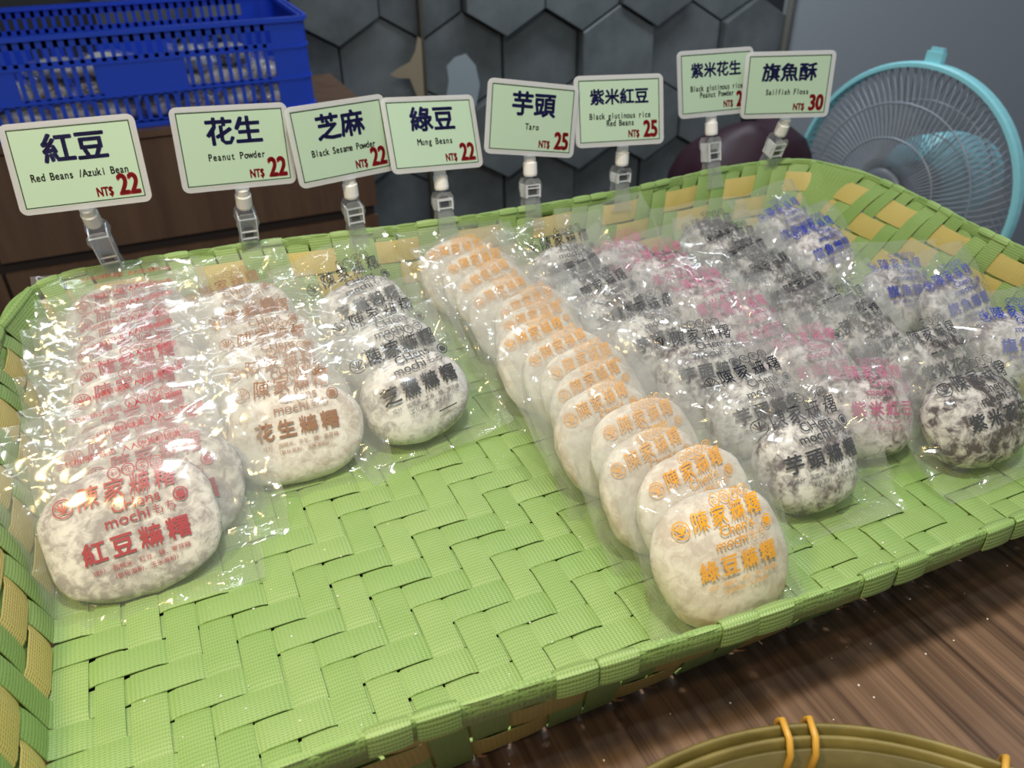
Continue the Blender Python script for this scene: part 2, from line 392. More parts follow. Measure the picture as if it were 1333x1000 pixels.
def weave_strip(idx, axis):
    """axis 'y': the strip runs front-back at column idx; 'x': left-right at row idx"""
    c = idx+.5+rb.uniform(-.03, .03)
    hw = HW*rb.uniform(.95, 1.0)
    if idx == -8 and axis == 'y': hw *= .8
    AX = 0 if axis == 'y' else 1
    lo_lim, hi_lim = (XMIN, XMAX) if axis == 'y' else (YMIN, YMAX)
    cl, ch = max(c-hw, lo_lim+.05), min(c+hw, hi_lim-.05)
    cc = (cl+ch)/2
    A = [crossing(AX, u, -1) for u in (cc, cl, ch)]
    B = [crossing(AX, u, 1) for u in (cc, cl, ch)]
    P = (lambda u, v, z: Vector((u, v, z))) if axis == 'y' else (lambda u, v, z: Vector((v, u, z)))
    top = (lambda j: over_y(idx, j)) if axis == 'y' else (lambda i: not over_y(i, idx))
    def amp(cell, frac, topf):
        cur = 1 if topf(cell) else -1
        if frac < .22: o = 1 if topf(cell-1) else -1; w = .5+frac/.44
        elif frac > .78: o = 1 if topf(cell+1) else -1; w = .5+(1-frac)/.44
        else: return cur
        return cur*w+o*(1-w)
    secs = []
    lo_row = -10 if axis == 'y' else -9; hi_row = 13 if axis == 'y' else 31   # cells of the floor
    def walltop(side):
        base = (hi_row+1 if side > 0 else lo_row-1)
        sh = 2 if axis == 'y' and side > 0 else 0
        return lambda r: top(base+side*r+sh)
    s = 0.0
    # wall down at the low side (rim -> floor)
    def wall(side, ts):
        ed = A if side < 0 else B; wt = walltop(side); out = []
        for t in ts:
            row = t/RH; cell = int(math.floor(row)); fr = row-cell
            o = amp(min(cell, NR), fr, lambda r: wt(min(max(r, 0), NR)))
            a = wall_pt(ed[1][1], min(t, H)); b = wall_pt(ed[2][1], min(t, H))
            inward = P(0, -side, 0); nrm = (inward+Vector((0, 0, .28))).normalized()
            if t < .18: nrm = (inward+Vector((0, 0, 1))).normalized()
            a = a+nrm*o*AMP*1.25; b = b+nrm*o*AMP*1.25
            out.append((a, b, nrm, t))
        return out, wt
    ts = [0.05]+[RH*(k+f) for k in range(NR) for f in (.12, .5, .88)]+[H-.35, H-.05]
    wl, wtl = wall(-1, ts); wh, wth = wall(1, ts)
    def fold(side, wt, last):
        """end of the strip: folded over the rim"""
        a, b, n, t = last; out = []
        inw = P(0, -side, 0); up = Vector((0, 0, 1))
        inside = wt(NR-1)
        e = .16 if inside else .07
        ed = A if side < 0 else B; rim_a = wall_pt(ed[1][1], H); rim_b = wall_pt(ed[2][1], H)
        for (di, du, nn) in ((e, -.1, inw), (e*.8, .06, (inw+up).normalized()), (0, .13 if inside else .06, up), (-e*.8, .06, (up-inw).normalized()), (-e, -.15, -inw), (-e, -.55 if inside else -.35, -inw)):
            out.append((rim_a+inw*di+up*du, rim_b+inw*di+up*du, nn, t+len(out)*.1))
        return out
    fl = fold(-1, wtl, wl[-1]); fh = fold(1, wth, wh[-1])
    seq = list(reversed(fl))+list(reversed(wl))
    # floor
    v0, v1 = A[0][0], B[0][0]
    vs = []
    j = math.floor(v0)
    while j <= v1:
        for f in (0.0, .22, .5, .78):
            v = j+f
            if v0+.12 < v < v1-.12: vs.append(v)
        j += 1
    for v in vs:
        cell = int(math.floor(v)); fr = v-cell
        o = amp(cell, fr, top)
        seq.append((P(cl, v, o*AMP), P(ch, v, o*AMP), Vector((0, 0, 1)), v))
    seq += wh+fh
    # arc length for uv
    res = []; prev = None; s = rb.random()
    for (a, b, n, _) in seq:
        mid = (a+b)/2
        if prev is not None: s += (mid-prev).length
        prev = mid
        res.append((a, b, n, s/(2*hw)) if axis == 'y' else (b, a, n, s/(2*hw)))
    return in_basket(ribbon('woven_strip', res, M_GREEN, None))
for i in range(-9, 32): weave_strip(i, 'y')
for j in range(-10, 14): weave_strip(j, 'x')
# yellow bands woven round the walls, sampled along the floor loop
def loop_len(lp):
    s = [0.0]
    for i in range(len(lp)): s.append(s[-1]+(lp[(i+1) % len(lp)]-lp[i]).length)
    return s
def band(r):
    z0, z1 = r*RH+.10, (r+1)*RH-.02
    secs = []; acc = 0.0; prev = None; n = len(FLO)
    for i in range(0, n):
        p = FLO[i]; q = FLO[(i+1) % n]; pp = FLO[i-1]
        t = (q-pp).normalized(); inn = Vector((-t.y, t.x, 0))      # loop runs counter-clockwise: inward is left
        # which side wall and which cell
        dl, dr, df, db = -inn.x, inn.x, -inn.y, inn.y          # wall whose inward normal is most aligned
        m = min(dl, dr, df, db)
        if m == df or m == db:
            i_ = p[0]; j_ = (-11-r) if m == df else (14+r+2)
            g = lambda c: not over_y(c, j_)
            u = i_
        else:
            j2 = p[1]; c_ = (-10-r) if m == dl else (32+r)
            g = lambda c: over_y(c_, c)
            u = j2
        cell = math.floor(u); fr = u-cell
        cur = 1 if g(cell) else -1
        if fr < .25: o = 1 if g(cell-1) else -1; w = .5+fr/.5
        elif fr > .75: o = 1 if g(cell+1) else -1; w = .5+(1-fr)/.5
        else: o = cur; w = 1
        am = (cur*w+o*(1-w))*AMP*1.35
        a = wall_pt(float(i), z0)+inn*am; b = wall_pt(float(i), z1)+inn*am
        mid = (a+b)/2
        if prev is not None: acc += (mid-prev).length
        prev = mid
        secs.append((b, a, (inn+Vector((0, 0, .25))).normalized(), acc))
    return in_basket(ribbon('yellow_band', secs, M_YEL, None, closed=True))
for r in range(NR): band(r)
# green rim band: an inverted U right round
def rim_band():
    V = []; F = []; UV = []; n = len(RIM); acc = 0
    prof = [(.10, -.62), (.11, -.3), (.10, -.04), (.06, .07), (0, .10), (-.06, .07), (-.10, -.04), (-.11, -.3), (-.10, -.62), (-.04, -.62), (-.04, -.05), (.04, -.05), (.04, -.62)]
    uu = [0, .2, .4, .5, .6, .7, .8, .9, 1, 1, .5, .5, 0]
    for i in range(n):
        p = RIM[i]; t = (RIM[(i+1) % n]-RIM[i-1]).normalized(); inn = Vector((-t.y, t.x, 0))
        wob = .03*math.sin(i*.7)
        for (d, z), u in zip(prof, uu):
            V.append(Vector((p[0], p[1], H+z+wob))+inn*(d+.07*z*-1*.2)); UV.append((u, acc))
        acc += (RIM[(i+1) % n]-RIM[i]).length
    k = len(prof)
    for i in range(n):
        j = (i+1) % n
        F += [(i*k+c, j*k+c, j*k+(c+1) % k, i*k+(c+1) % k) for c in range(k)]
    o = mesh_np('rim_band', [tuple(p) for p in V], F, M_GREEN, None, True, UV)
    return in_basket(o)
rim_band()

# old paint marks on the tiles beside the trim
def stain(name, pts, x, z, col):
    pts = [(x+p, z+q) for p, q in pts]; n = len(pts)
    v = [(p, -4.62, q) for p, q in pts]+[(p, -4.5, q) for p, q in pts]
    v = [tuple(WM @ Vector(p)) for p in v]
    f = [tuple(range(n)), tuple(range(2*n-1, n-1, -1))]+[(i, n+i, n+(i+1) % n, (i+1) % n) for i in range(n)]
    m = bpy.data.materials.get(name) or newmat(name, col, .5)
    o = mesh_np('paint_mark', v, f, m, None); o.parent = wall; return o

# ---------------------------------------------------------------- lettering (outlines of Blender's own built-in font, turned into meshes)
_tc = {}
def glyphs(text, bold=0.0, res=1):
    """-> (verts Nx2, faces, width) at size 1"""
    key = (text, bold, res)
    if key in _tc: return _tc[key]
    cu = bpy.data.curves.new('t', 'FONT'); cu.body = text; cu.size = 1.0; cu.resolution_u = res; cu.offset = bold
    cu.align_x = 'LEFT'
    ob = bpy.data.objects.new('t', cu); COL.objects.link(ob)
    dg = bpy.context.evaluated_depsgraph_get(); me = bpy.data.meshes.new_from_object(ob.evaluated_get(dg))
    v = np.array([(p.co.x, p.co.y) for p in me.vertices]) if len(me.vertices) else np.zeros((0, 2))
    f = [tuple(p.vertices) for p in me.polygons]
    bpy.data.objects.remove(ob); bpy.data.curves.remove(cu); bpy.data.meshes.remove(me)
    _tc[key] = (v, f, (v[:, 0].max() if len(v) else 0)); return _tc[key]
class Ink:
    def __init__(s): s.v = []; s.f = []; s.n = 0
    def add(s, v, f):
        s.v.append(np.asarray(v, float)); s.f += [tuple(i+s.n for i in q) for q in f]; s.n += len(v)
    def text(s, t, x, y, size, align='c', bold=0.0, sx=1.0, shear=0.0, rot=0.0, pitch=None, res=1):
        if bold >= .012:             # heavier strokes: the glyph laid down a few times, slightly shifted
            n = 4 if bold < .028 else 8
            for q in range(n):
                an = 2*math.pi*(q+.5)/n
                s.text(t, x+math.cos(an)*bold*size, y+math.sin(an)*bold*size, size, align, 0.0, sx, shear, rot, pitch, res)
            return
        bold = 0.0
        parts = []
        if pitch is None and any(ch in '#~' for ch in t):
            pitch = 1.0*size
        if pitch is None:
            v, f, w = glyphs(t, bold, res); parts.append((v.copy(), f, 0)); total = w
        else:                       # fixed-pitch setting, one glyph at a time
            total = pitch*len(t)/size*1.0
            for i, ch in enumerate(t):
                if ch == ' ': continue
                if ch == '#':        # the two-part character: grain radical beside the hemp character
                    for sub, cx0, wd in (('米', -.27, .44), ('麻', .20, .56)):
                        v, f, w = glyphs(sub, bold*.6, res); v = v.copy(); c0 = (v[:, 0].min()+v[:, 0].max())/2
                        v[:, 0] = ((v[:, 0]-c0)*wd+cx0)*sx*.95+(i+.5)*pitch/size; parts.append((v, f, 0))
                    continue
                v, f, w = glyphs(ch, bold, res)
                v = v.copy(); c0 = (v[:, 0].min()+v[:, 0].max())/2
                v[:, 0] = (v[:, 0]-c0)*sx+(i+.5)*pitch/size; parts.append((v, f, 0))
        for v, f, _ in parts:
            v = v.copy()
            if pitch is None: v[:, 0] *= sx
            tt = total*(sx if pitch is None else 1)
            if align == 'c': v[:, 0] -= tt/2
            elif align == 'r': v[:, 0] -= tt
            v[:, 0] += v[:, 1]*shear
            v *= size
            c, q = math.cos(rot), math.sin(rot)
            v = np.stack([v[:, 0]*c-v[:, 1]*q, v[:, 0]*q+v[:, 1]*c], 1)
            s.add(v+np.array([x, y]), f)
    def ring(s, x, y, r, w, n=20):
        a = np.linspace(0, 2*np.pi, n, endpoint=False); c = np.stack([np.cos(a), np.sin(a)], 1)
        s.add(np.r_[c*r, c*(r-w)]+np.array([x, y]), [(i, (i+1) % n, n+(i+1) % n, n+i) for i in range(n)])
    def disc(s, x, y, r, n=16):
        a = np.linspace(0, 2*np.pi, n, endpoint=False); s.add(np.stack([np.cos(a), np.sin(a)], 1)*r+np.array([x, y]), [tuple(range(n))])
    def bar(s, x0, y0, x1, y1, w):
        d = np.array([x1-x0, y1-y0]); d = d/np.linalg.norm(d); p = np.array([-d[1], d[0]])*w/2
        a, b = np.array([x0, y0]), np.array([x1, y1]); s.add([a-p, b-p, b+p, a+p], [(0, 1, 2, 3)])
    def arrays(s): return np.concatenate(s.v), s.f

def packet_ink(kind):
    K = KIND[kind]; a, b, c = K['ax']; k = Ink(); s = PRINT[kind][0]      # print scale follows the bag
    modern = kind in ('pink', 'purple', 'fish', 'mung')
    def T(t, x, y, size, **kw): k.text(t, x*s, y*s, size*s, **kw)
    if kind == 'red': T('三代相傳好味道  人人吃過都說讚', .25, 2.35, .27, bold=.008)
    for i, ch in enumerate(('80', '年', '老', '店')):
        x = -.05+i*.44; k.ring(x*s, 1.72*s, .21*s, .035*s)
        T(ch, x, 1.63 if ch != '80' else 1.64, .25 if ch != '80' else .22, bold=.006)
    T('陳家#糬', .18, .86, .80, bold=.012, shear=.16, sx=.86, pitch=.80*s*.98)
    # emblem: ring with a fan of strokes
    ex, ey = -1.75*s, 1.05*s
    k.ring(ex, ey, .32*s, .045*s)
    for q in (-60, -30, 0, 30, 60):
        aa = R(90+q); k.bar(ex, ey-.12*s, ex+math.cos(aa)*.27*s, ey+math.sin(aa)*.22*s, .05*s)
    k.bar(ex-.2*s, ey-.15*s, ex+.2*s, ey-.15*s, .04*s)
    T("CHens" if not modern else "Chen's", .35, .42, .52, bold=.012, sx=1.05, res=3)
    T('mochi', -.02, -.02, .52, bold=.012, align='c', sx=1.1, res=3); T('もち', 1.12, .0, .40, res=2)
    k.ring(1.72*s, .42*s, .24*s, .05*s); k.disc(1.72*s, .42*s, .14*s); T('米', 1.72, .27, .34, bold=.01)
    nm = K['name']
    T(nm.replace('麻', '#'), .1, -.92, .76, bold=.028, sx=.98, pitch=.86*s)
    T('成分：圓糯米、'+K['ing']+'、糖、麥芽糖', .1, -1.34, .20, bold=.008)
    T('（氧化澱粉、玉米澱粉）', .1, -1.62, .20, bold=.008)
    if kind == 'sesame': k.bar(.35*s, -1.95*s, 1.2*s, -1.9*s, .05)
    return k.arrays()

# ---------------------------------------------------------------- mochi packets
rs = np.random.RandomState(5)
def ngrid(seed, n):
    g = np.random.RandomState(seed).rand(n, n); return g
def nsample(g, x, y):
    n = g.shape[0]; x = x % n; y = y % n
    i = np.floor(x).astype(int); j = np.floor(y).astype(int); fx = x-i; fy = y-j
    fx = fx*fx*(3-2*fx); fy = fy*fy*(3-2*fy); i2 = (i+1) % n; j2 = (j+1) % n; i %= n; j %= n
    return (g[i, j]*(1-fx)+g[i2, j]*fx)*(1-fy)+(g[i, j2]*(1-fx)+g[i2, j2]*fx)*fy
GR = [ngrid(100+i, 64) for i in range(8)]
FOLD = R(42)
def sheet(kind, var, x, y, side=1):
    """height of the film above the packet's middle plane at bag coordinates (x, y); numpy arrays in and out"""
    K = KIND[kind]; a, b, c = K['ax']; bw, up = K['bw'], K['up']; dn = b+.75
    g = GR[var % 8]
    q = np.maximum(np.abs(x)/bw, np.where(y > 0, y/up, -y/dn)); q = np.clip(q, 1e-4, 1)
    r = (np.abs(x/a)**2.5+np.abs(y/b)**2.5)**(1/2.5)
    r1 = .86
    zc = lambda rr: 1.03*c*(1-np.clip(rr, 0, .999)**2.5)**.4
    redge = np.maximum(r/q, r1+.05)
    s = np.clip((r-r1)/(redge-r1), 0, 1)
    z = np.where(r < r1, zc(r), zc(np.array(r1))*(1-s)**1.25)+.05*(1-q)
    # creases: ridged noise stretched along the way out from the filling, stronger in the free film
    th = np.arctan2(y, x)
    cr1 = 1-np.abs(2*nsample(g, th*4.2+7, r*.5+3)-1)
    cr2 = 1-np.abs(2*nsample(GR[(var+3) % 8], x*.5+y*.35+20, y*1.3-x*.45+9)-1)
    cr3 = nsample(GR[(var+5) % 8], x*3.1+11, y*3.1+5)-.5
    free = np.clip((r-.72)*1.6, 0, 1)
    z = z+free*(.34*(cr1**3-.3)*np.sin(np.pi*np.clip(s*.9+.08, 0, 1))+.12*(cr2**3-.2))+.008*cr3*(.3+free)
    return z
def bagcurve(kind, var, x, y, z, side):
    """bends the flat bag: bottom lip folds forward along the basket floor, free edges wave and curl"""
    K = KIND[kind]; a, b, c = K['ax']; bw, up = K['bw'], K['up']
    g = GR[(var*3+1) % 8]
    e = np.clip((np.abs(x)-a)/(bw-a), 0, 1)
    z = z+e**1.5*(nsample(g, np.sign(x)*2+9, y*.55+var)*1.0-.45)
    t = np.clip((y-b)/(up-b), 0, 1)
    z = z+t**1.4*(nsample(g, x*.45+30, y*0+var*1.7)-.62)*1.2
    y0 = -b*.98; d = np.clip(y0-y, 0, None)
    y = np.where(y < y0, y0-d*math.sin(FOLD), y); z = z+d*math.cos(FOLD)
    x = x*(1-.05*np.clip(-y-b*.8, 0, 1))
    return x, y, z
NU, NV = 46, 46
def wrapper_mesh(kind, var):
    K = KIND[kind]; a, b, c = K['ax']; bw, up = K['bw'], K['up']; dn = b+.75
    u = np.linspace(-1, 1, NU); v = np.linspace(0, 1, NV)
    X, Y = np.meshgrid(u*bw, -dn+v*(up+dn)); 
    g = GR[(var+2) % 8]
    # slightly wavy outline
    X = X*(1+.045*(nsample(g, Y*.8+4, Y*0+2)-.5)*np.abs(X)/bw); Y = Y+.25*(nsample(g, X*.7+8, X*0+5)-.5)*(np.abs(Y)/up)**2
    out = []
    for side in (1, -1):
        Z = sheet(kind, var if side > 0 else var+4, np.clip(X, -bw, bw), np.clip(Y, -dn, up))
        Z = np.maximum(Z, .012) if side > 0 else -np.maximum(Z*.85, .012)
        x, y, z = bagcurve(kind, var, X, Y, Z, side)
        out.append(np.stack([x, y, z], -1).reshape(-1, 3))
    V = np.concatenate(out); n = NU*NV; F = []
    for j in range(NV-1):
        for i in range(NU-1):
            p = j*NU+i; F.append((p, p+1, p+NU+1, p+NU)); F.append((n+p, n+p+NU, n+p+NU+1, n+p+1))
    return V, F
def mochi_mesh(kind, var):
    import bmesh
    K = KIND[kind]; a, b, c = K['ax']
    bm = bmesh.new(); bmesh.ops.create_icosphere(bm, subdivisions=4, radius=1.0)
    off = Vector((var*3.7, 1.3*var, 7))
    for vt in bm.verts:
        p = vt.co; n = p.normalized()
        e = 2.5
        k = (abs(n.x)**e+abs(n.y)**e+abs(n.z)**e)**(-1/e)
        d = 1+.05*noise.noise(n*1.6+off)+.022*noise.noise(n*5+off)+.010*noise.noise(n*14+off)
        vt.co = Vector((n.x*a, n.y*b, n.z*c))*k*d*.955*W
    me = bpy.data.meshes.new('mochi'); bm.to_mesh(me); bm.free()
    me.materials.append(K['mat']); me.polygons.foreach_set('use_smooth', [True]*len(me.polygons)); return me
NVAR = 3
STOCK = {}
def stock(kind):
    if kind in STOCK: return STOCK[kind]
    K = KIND[kind]
    ink_m = newmat(kind+'_print', K['ink'], .35)
    # a little of what lies beneath shows through the print
    nt = ink_m.node_tree; pb = nt.nodes['Principled BSDF']; pb.inputs['Alpha'].default_value = {'pink': .55, 'mung': 1.0, 'red': .95, 'peanut': .9}.get(kind, .96)
    pv, pf = packet_ink(kind); pv = pv+np.array([0, PRINT[kind][1]]); res = []
    for var in range(NVAR):
        vv = var+{'red': 0, 'peanut': 1, 'sesame': 2, 'mung': 3, 'taro': 4, 'pink': 5, 'purple': 6, 'fish': 7}[kind]
        V, F = wrapper_mesh(kind, vv)
        wm = mesh_np('film_wrapper', V, F, M_FILM, smooth=True, obj=False)
        x, y = pv[:, 0], pv[:, 1]
        z = np.maximum(sheet(kind, vv, x, y), .012)+.03
        x2, y2, z2 = bagcurve(kind, vv, x, y, z, 1)
        pm = mesh_np('printed_lettering', np.stack([x2, y2, z2], 1), pf, ink_m, obj=False)
        res.append((wm, pm, mochi_mesh(kind, vv)))
    STOCK[kind] = res; return res
def packet_rot(yaw, lean, roll):
    return Matrix.Rotation(R(yaw), 3, 'Z') @ Matrix.Rotation(R(90-lean), 3, 'X') @ Matrix.Rotation(R(roll), 3, 'Z')
JIT = random.Random(21)
def add_packet(kind, x, y, z, yaw, lean, roll, tz, var, label, group):
    M = packet_rot(yaw, lean, roll)
    root = bpy.data.objects.new('mochi_packet', None); COL.objects.link(root); root.empty_display_size = .01
    b = KIND[kind]['ax'][1]
    base = Vector((x, y, z))+M @ Vector((0, -b, 0))
    root.location = base*W; root.rotation_euler = M.to_euler(); root.scale = (1, 1, tz)
    tag(root, label, 'mochi', group)
    wm, pm, mm = stock(kind)[var]
    for nm, me in (('mochi', mm), ('film_wrapper', wm), ('printed_lettering', pm)):
        o = bpy.data.objects.new(nm, me); COL.objects.link(o); o.parent = root; o.location = (0, b*W, 0)
        if nm == 'film_wrapper':      # no two bags are filled and creased alike
            o.scale = (1+.10*JIT.random(), 1+(.12 if tz > .6 else .04)*JIT.random(), 1+.06*JIT.random())
            if kind == 'mung' and y < -8: o.scale = (1.0, .87, 1.06)
            if kind == 'pink' and y > 9: o.scale = (1.0, 1.42, 1.0)
    return root
ORD = ['frontmost', 'second', 'third', 'fourth', 'fifth', 'sixth', 'seventh', 'eighth', 'ninth', 'tenth', 'eleventh', 'twelfth', 'thirteenth', 'fourteenth', 'fifteenth']
DESC = {
 'red': ('red-printed white mochi', 'the leftmost row'),
 'peanut': ('brown-printed white mochi', 'the second row'),
 'sesame': ('bold black-printed pale mochi', 'the third row'),
 'mung': ('yellow-printed cream mochi', 'the long yellow-printed row'),
 'taro': ('black-printed grey-veined mochi', 'the fifth row'),
 'pink': ('pink-printed dark-veined mochi', 'the pink-printed row'),
 'purple': ('black-printed dark-speckled mochi', 'the seventh row'),
 'fish': ('blue-printed mochi', 'the row by the right wall')}
GRP = {'red': 'red-printed mochi packets', 'peanut': 'brown-printed mochi packets', 'sesame': 'bold black-printed mochi packets of the third row', 'mung': 'yellow-printed mochi packets', 'taro': 'black-printed mochi packets of the fifth row', 'pink': 'pink-printed mochi packets', 'purple': 'black-printed mochi packets of the seventh row', 'fish': 'blue-printed mochi packets'}
PACKETS=[
('red',-6.28,0.26,1.73,-2,44,4,0.56),
('red',-5.30,1.74,1.67,3,46,3,0.49),
('red',-6.03,3.09,1.61,6,48,0,0.48),
('red',-5.45,4.54,1.62,8,48,5,0.51),
('red',-5.72,6.58,1.65,6,48,2,0.69),
('red',-5.50,8.54,1.62,8,48,5,0.49),
('red',-5.68,9.94,1.61,3,48,1,0.48),
('red',-5.52,11.29,1.67,4,46,3,0.49),
('red',-5.64,12.64,1.72,0,44,2,0.51),
('red',-5.71,13.99,1.82,2,40,-2,0.54),
('peanut',-0.58,3.30,1.62,-4,40,1,0.60),
('peanut',-0.55,5.11,1.54,2,44,0,0.57),
('peanut',-0.61,7.36,1.53,0,46,-2,0.68),
('peanut',-0.62,9.65,1.54,4,46,2,0.69),
('peanut',-1.19,12.50,1.69,8,42,6,0.92),
('sesame',4.12,3.66,1.65,2,42,8,0.99),
('sesame',4.18,6.73,1.61,6,44,4,0.96),
('sesame',4.11,11.06,1.65,8,42,8,1.00),
('mung',9.60,-8.51,1.86,-2,34,2,0.89),
('mung',10.22,-6.47,1.79,6,36,5,0.60),
('mung',9.69,-5.08,1.75,8,38,5,0.58),
('mung',10.31,-3.41,1.75,8,38,0,0.61),
('mung',9.57,-1.93,1.75,12,38,4,0.61),
('mung',10.18,-0.47,1.71,10,40,6,0.55),
('mung',10.50,0.89,1.71,10,40,2,0.55),
('mung',10.31,2.30,1.66,13,42,4,0.53),
('mung',9.83,3.65,1.66,11,42,2,0.53),
('mung',10.40,5.00,1.66,10,42,1,0.53),
('mung',10.84,6.35,1.66,13,42,4,0.53),
('mung',10.23,7.86,1.62,14,44,4,0.57),
('mung',10.36,9.75,1.63,16,44,9,0.62),
('mung',10.30,11.38,1.66,10,42,2,0.54),
('mung',9.69,12.77,1.75,4,38,0,0.58),
('taro',15.15,-5.84,1.59,-6,42,4,0.91),
('taro',15.31,-2.90,1.56,-4,44,4,0.88),
('taro',15.01,0.11,1.57,-4,44,-2,0.90),
('taro',14.68,3.13,1.53,4,46,2,0.87),
('taro',14.66,6.16,1.45,8,44,9,0.56),
('taro',14.45,8.03,1.45,10,44,12,0.56),
('taro',14.54,10.90,1.62,0,40,2,0.92),
('pink',19.05,-4.47,1.62,-8,38,-8,1.00),
('pink',18.98,-1.54,1.56,-2,42,-3,0.95),
('pink',18.53,1.80,1.56,4,42,0,0.96),
('pink',18.56,4.78,1.53,8,44,3,0.93),
('pink',18.92,8.53,1.44,6,42,2,0.57),
('pink',17.61,10.28,1.47,4,40,2,0.58),
('purple',22.50,-6.51,1.67,-4,40,4,1.00),
('purple',23.81,-3.34,1.59,0,40,0,0.76),
('purple',22.92,-1.06,1.44,6,46,8,0.55),
('purple',23.69,0.77,1.39,6,48,4,0.53),
('purple',23.09,2.65,1.39,8,48,3,0.55),
('purple',23.15,4.96,1.40,10,48,6,0.55),
('purple',23.14,6.85,1.39,8,48,4,0.55),
('purple',23.41,8.76,1.47,2,44,-3,0.55),
('purple',23.24,10.53,1.51,0,42,0,0.57),
('fish',28.16,-3.54,1.59,-10,42,-3,1.00),
('fish',29.33,0.22,1.51,2,42,4,0.72),
('fish',28.09,2.36,1.43,0,46,-8,0.68),
('fish',27.78,7.48,1.54,4,44,6,0.90),
('fish',27.85,10.23,1.57,4,42,8,0.93),
]

cnt = {}; tot = {}
for p in PACKETS: tot[p[0]] = tot.get(p[0], 0)+1
for (kind, x, y, z, yaw, lean, roll, tz) in PACKETS:
    i = cnt.get(kind, 0); cnt[kind] = i+1
    a, b = DESC[kind]
    if i == 0: pos = 'frontmost'
    elif i == tot[kind]-1: pos = 'rearmost'
    else: pos = ORD[i]+' from the front'
    add_packet(kind, x, y, z, yaw, lean, roll, tz, i % NVAR, '%s in film, %s in %s' % (a, pos, b), GRP[kind])

# ---------------------------------------------------------------- price signs clipped on the back rim
M_PAPER = newmat('sign_paper', (.43, .58, .44), .25)
M_NAVY = newmat('navy_ink', (.018, .018, .12), .4); M_BLK = newmat('black_ink', (.008, .008, .01), .4); M_REDI = newmat('red_ink', (.36, .01, .02), .4)
M_WHITE = newmat('white_plastic', (.80, .80, .80), .3)
M_STEEL = newmat('spring_steel', (.10, .10, .11), .3, .6)
def plate(pts_o, pts_i, y0, y1):       # frame ring between two outlines, in the sign's x/z plane
    n = len(pts_o); v = [(x, y0, z) for x, z in pts_o]+[(x, y0, z) for x, z in pts_i]+[(x, y1, z) for x, z in pts_o]+[(x, y1, z) for x, z in pts_i]
    f = []
    for i in range(n):
        j = (i+1) % n
        f += [(i, j, n+j, n+i), (2*n+i, 3*n+i, 3*n+j, 2*n+j), (i, 2*n+i, 2*n+j, j), (n+i, n+j, 3*n+j, 3*n+i)]
    return v, f
def sign_rot(yaw, tilt, roll):
    return Matrix.Rotation(yaw, 3, 'Z') @ Matrix.Rotation(tilt, 3, 'X') @ Matrix.Rotation(roll, 3, 'Y')
def rim_y(x): 
    best = 0
    for p, q in zip(RIM, RIM[1:]):
        if (p[0]-x)*(q[0]-x) <= 0 and p[1] > 0 and p[0] != q[0]: best = p[1]+(q[1]-p[1])*(x-p[0])/(q[0]-p[0])
    return best
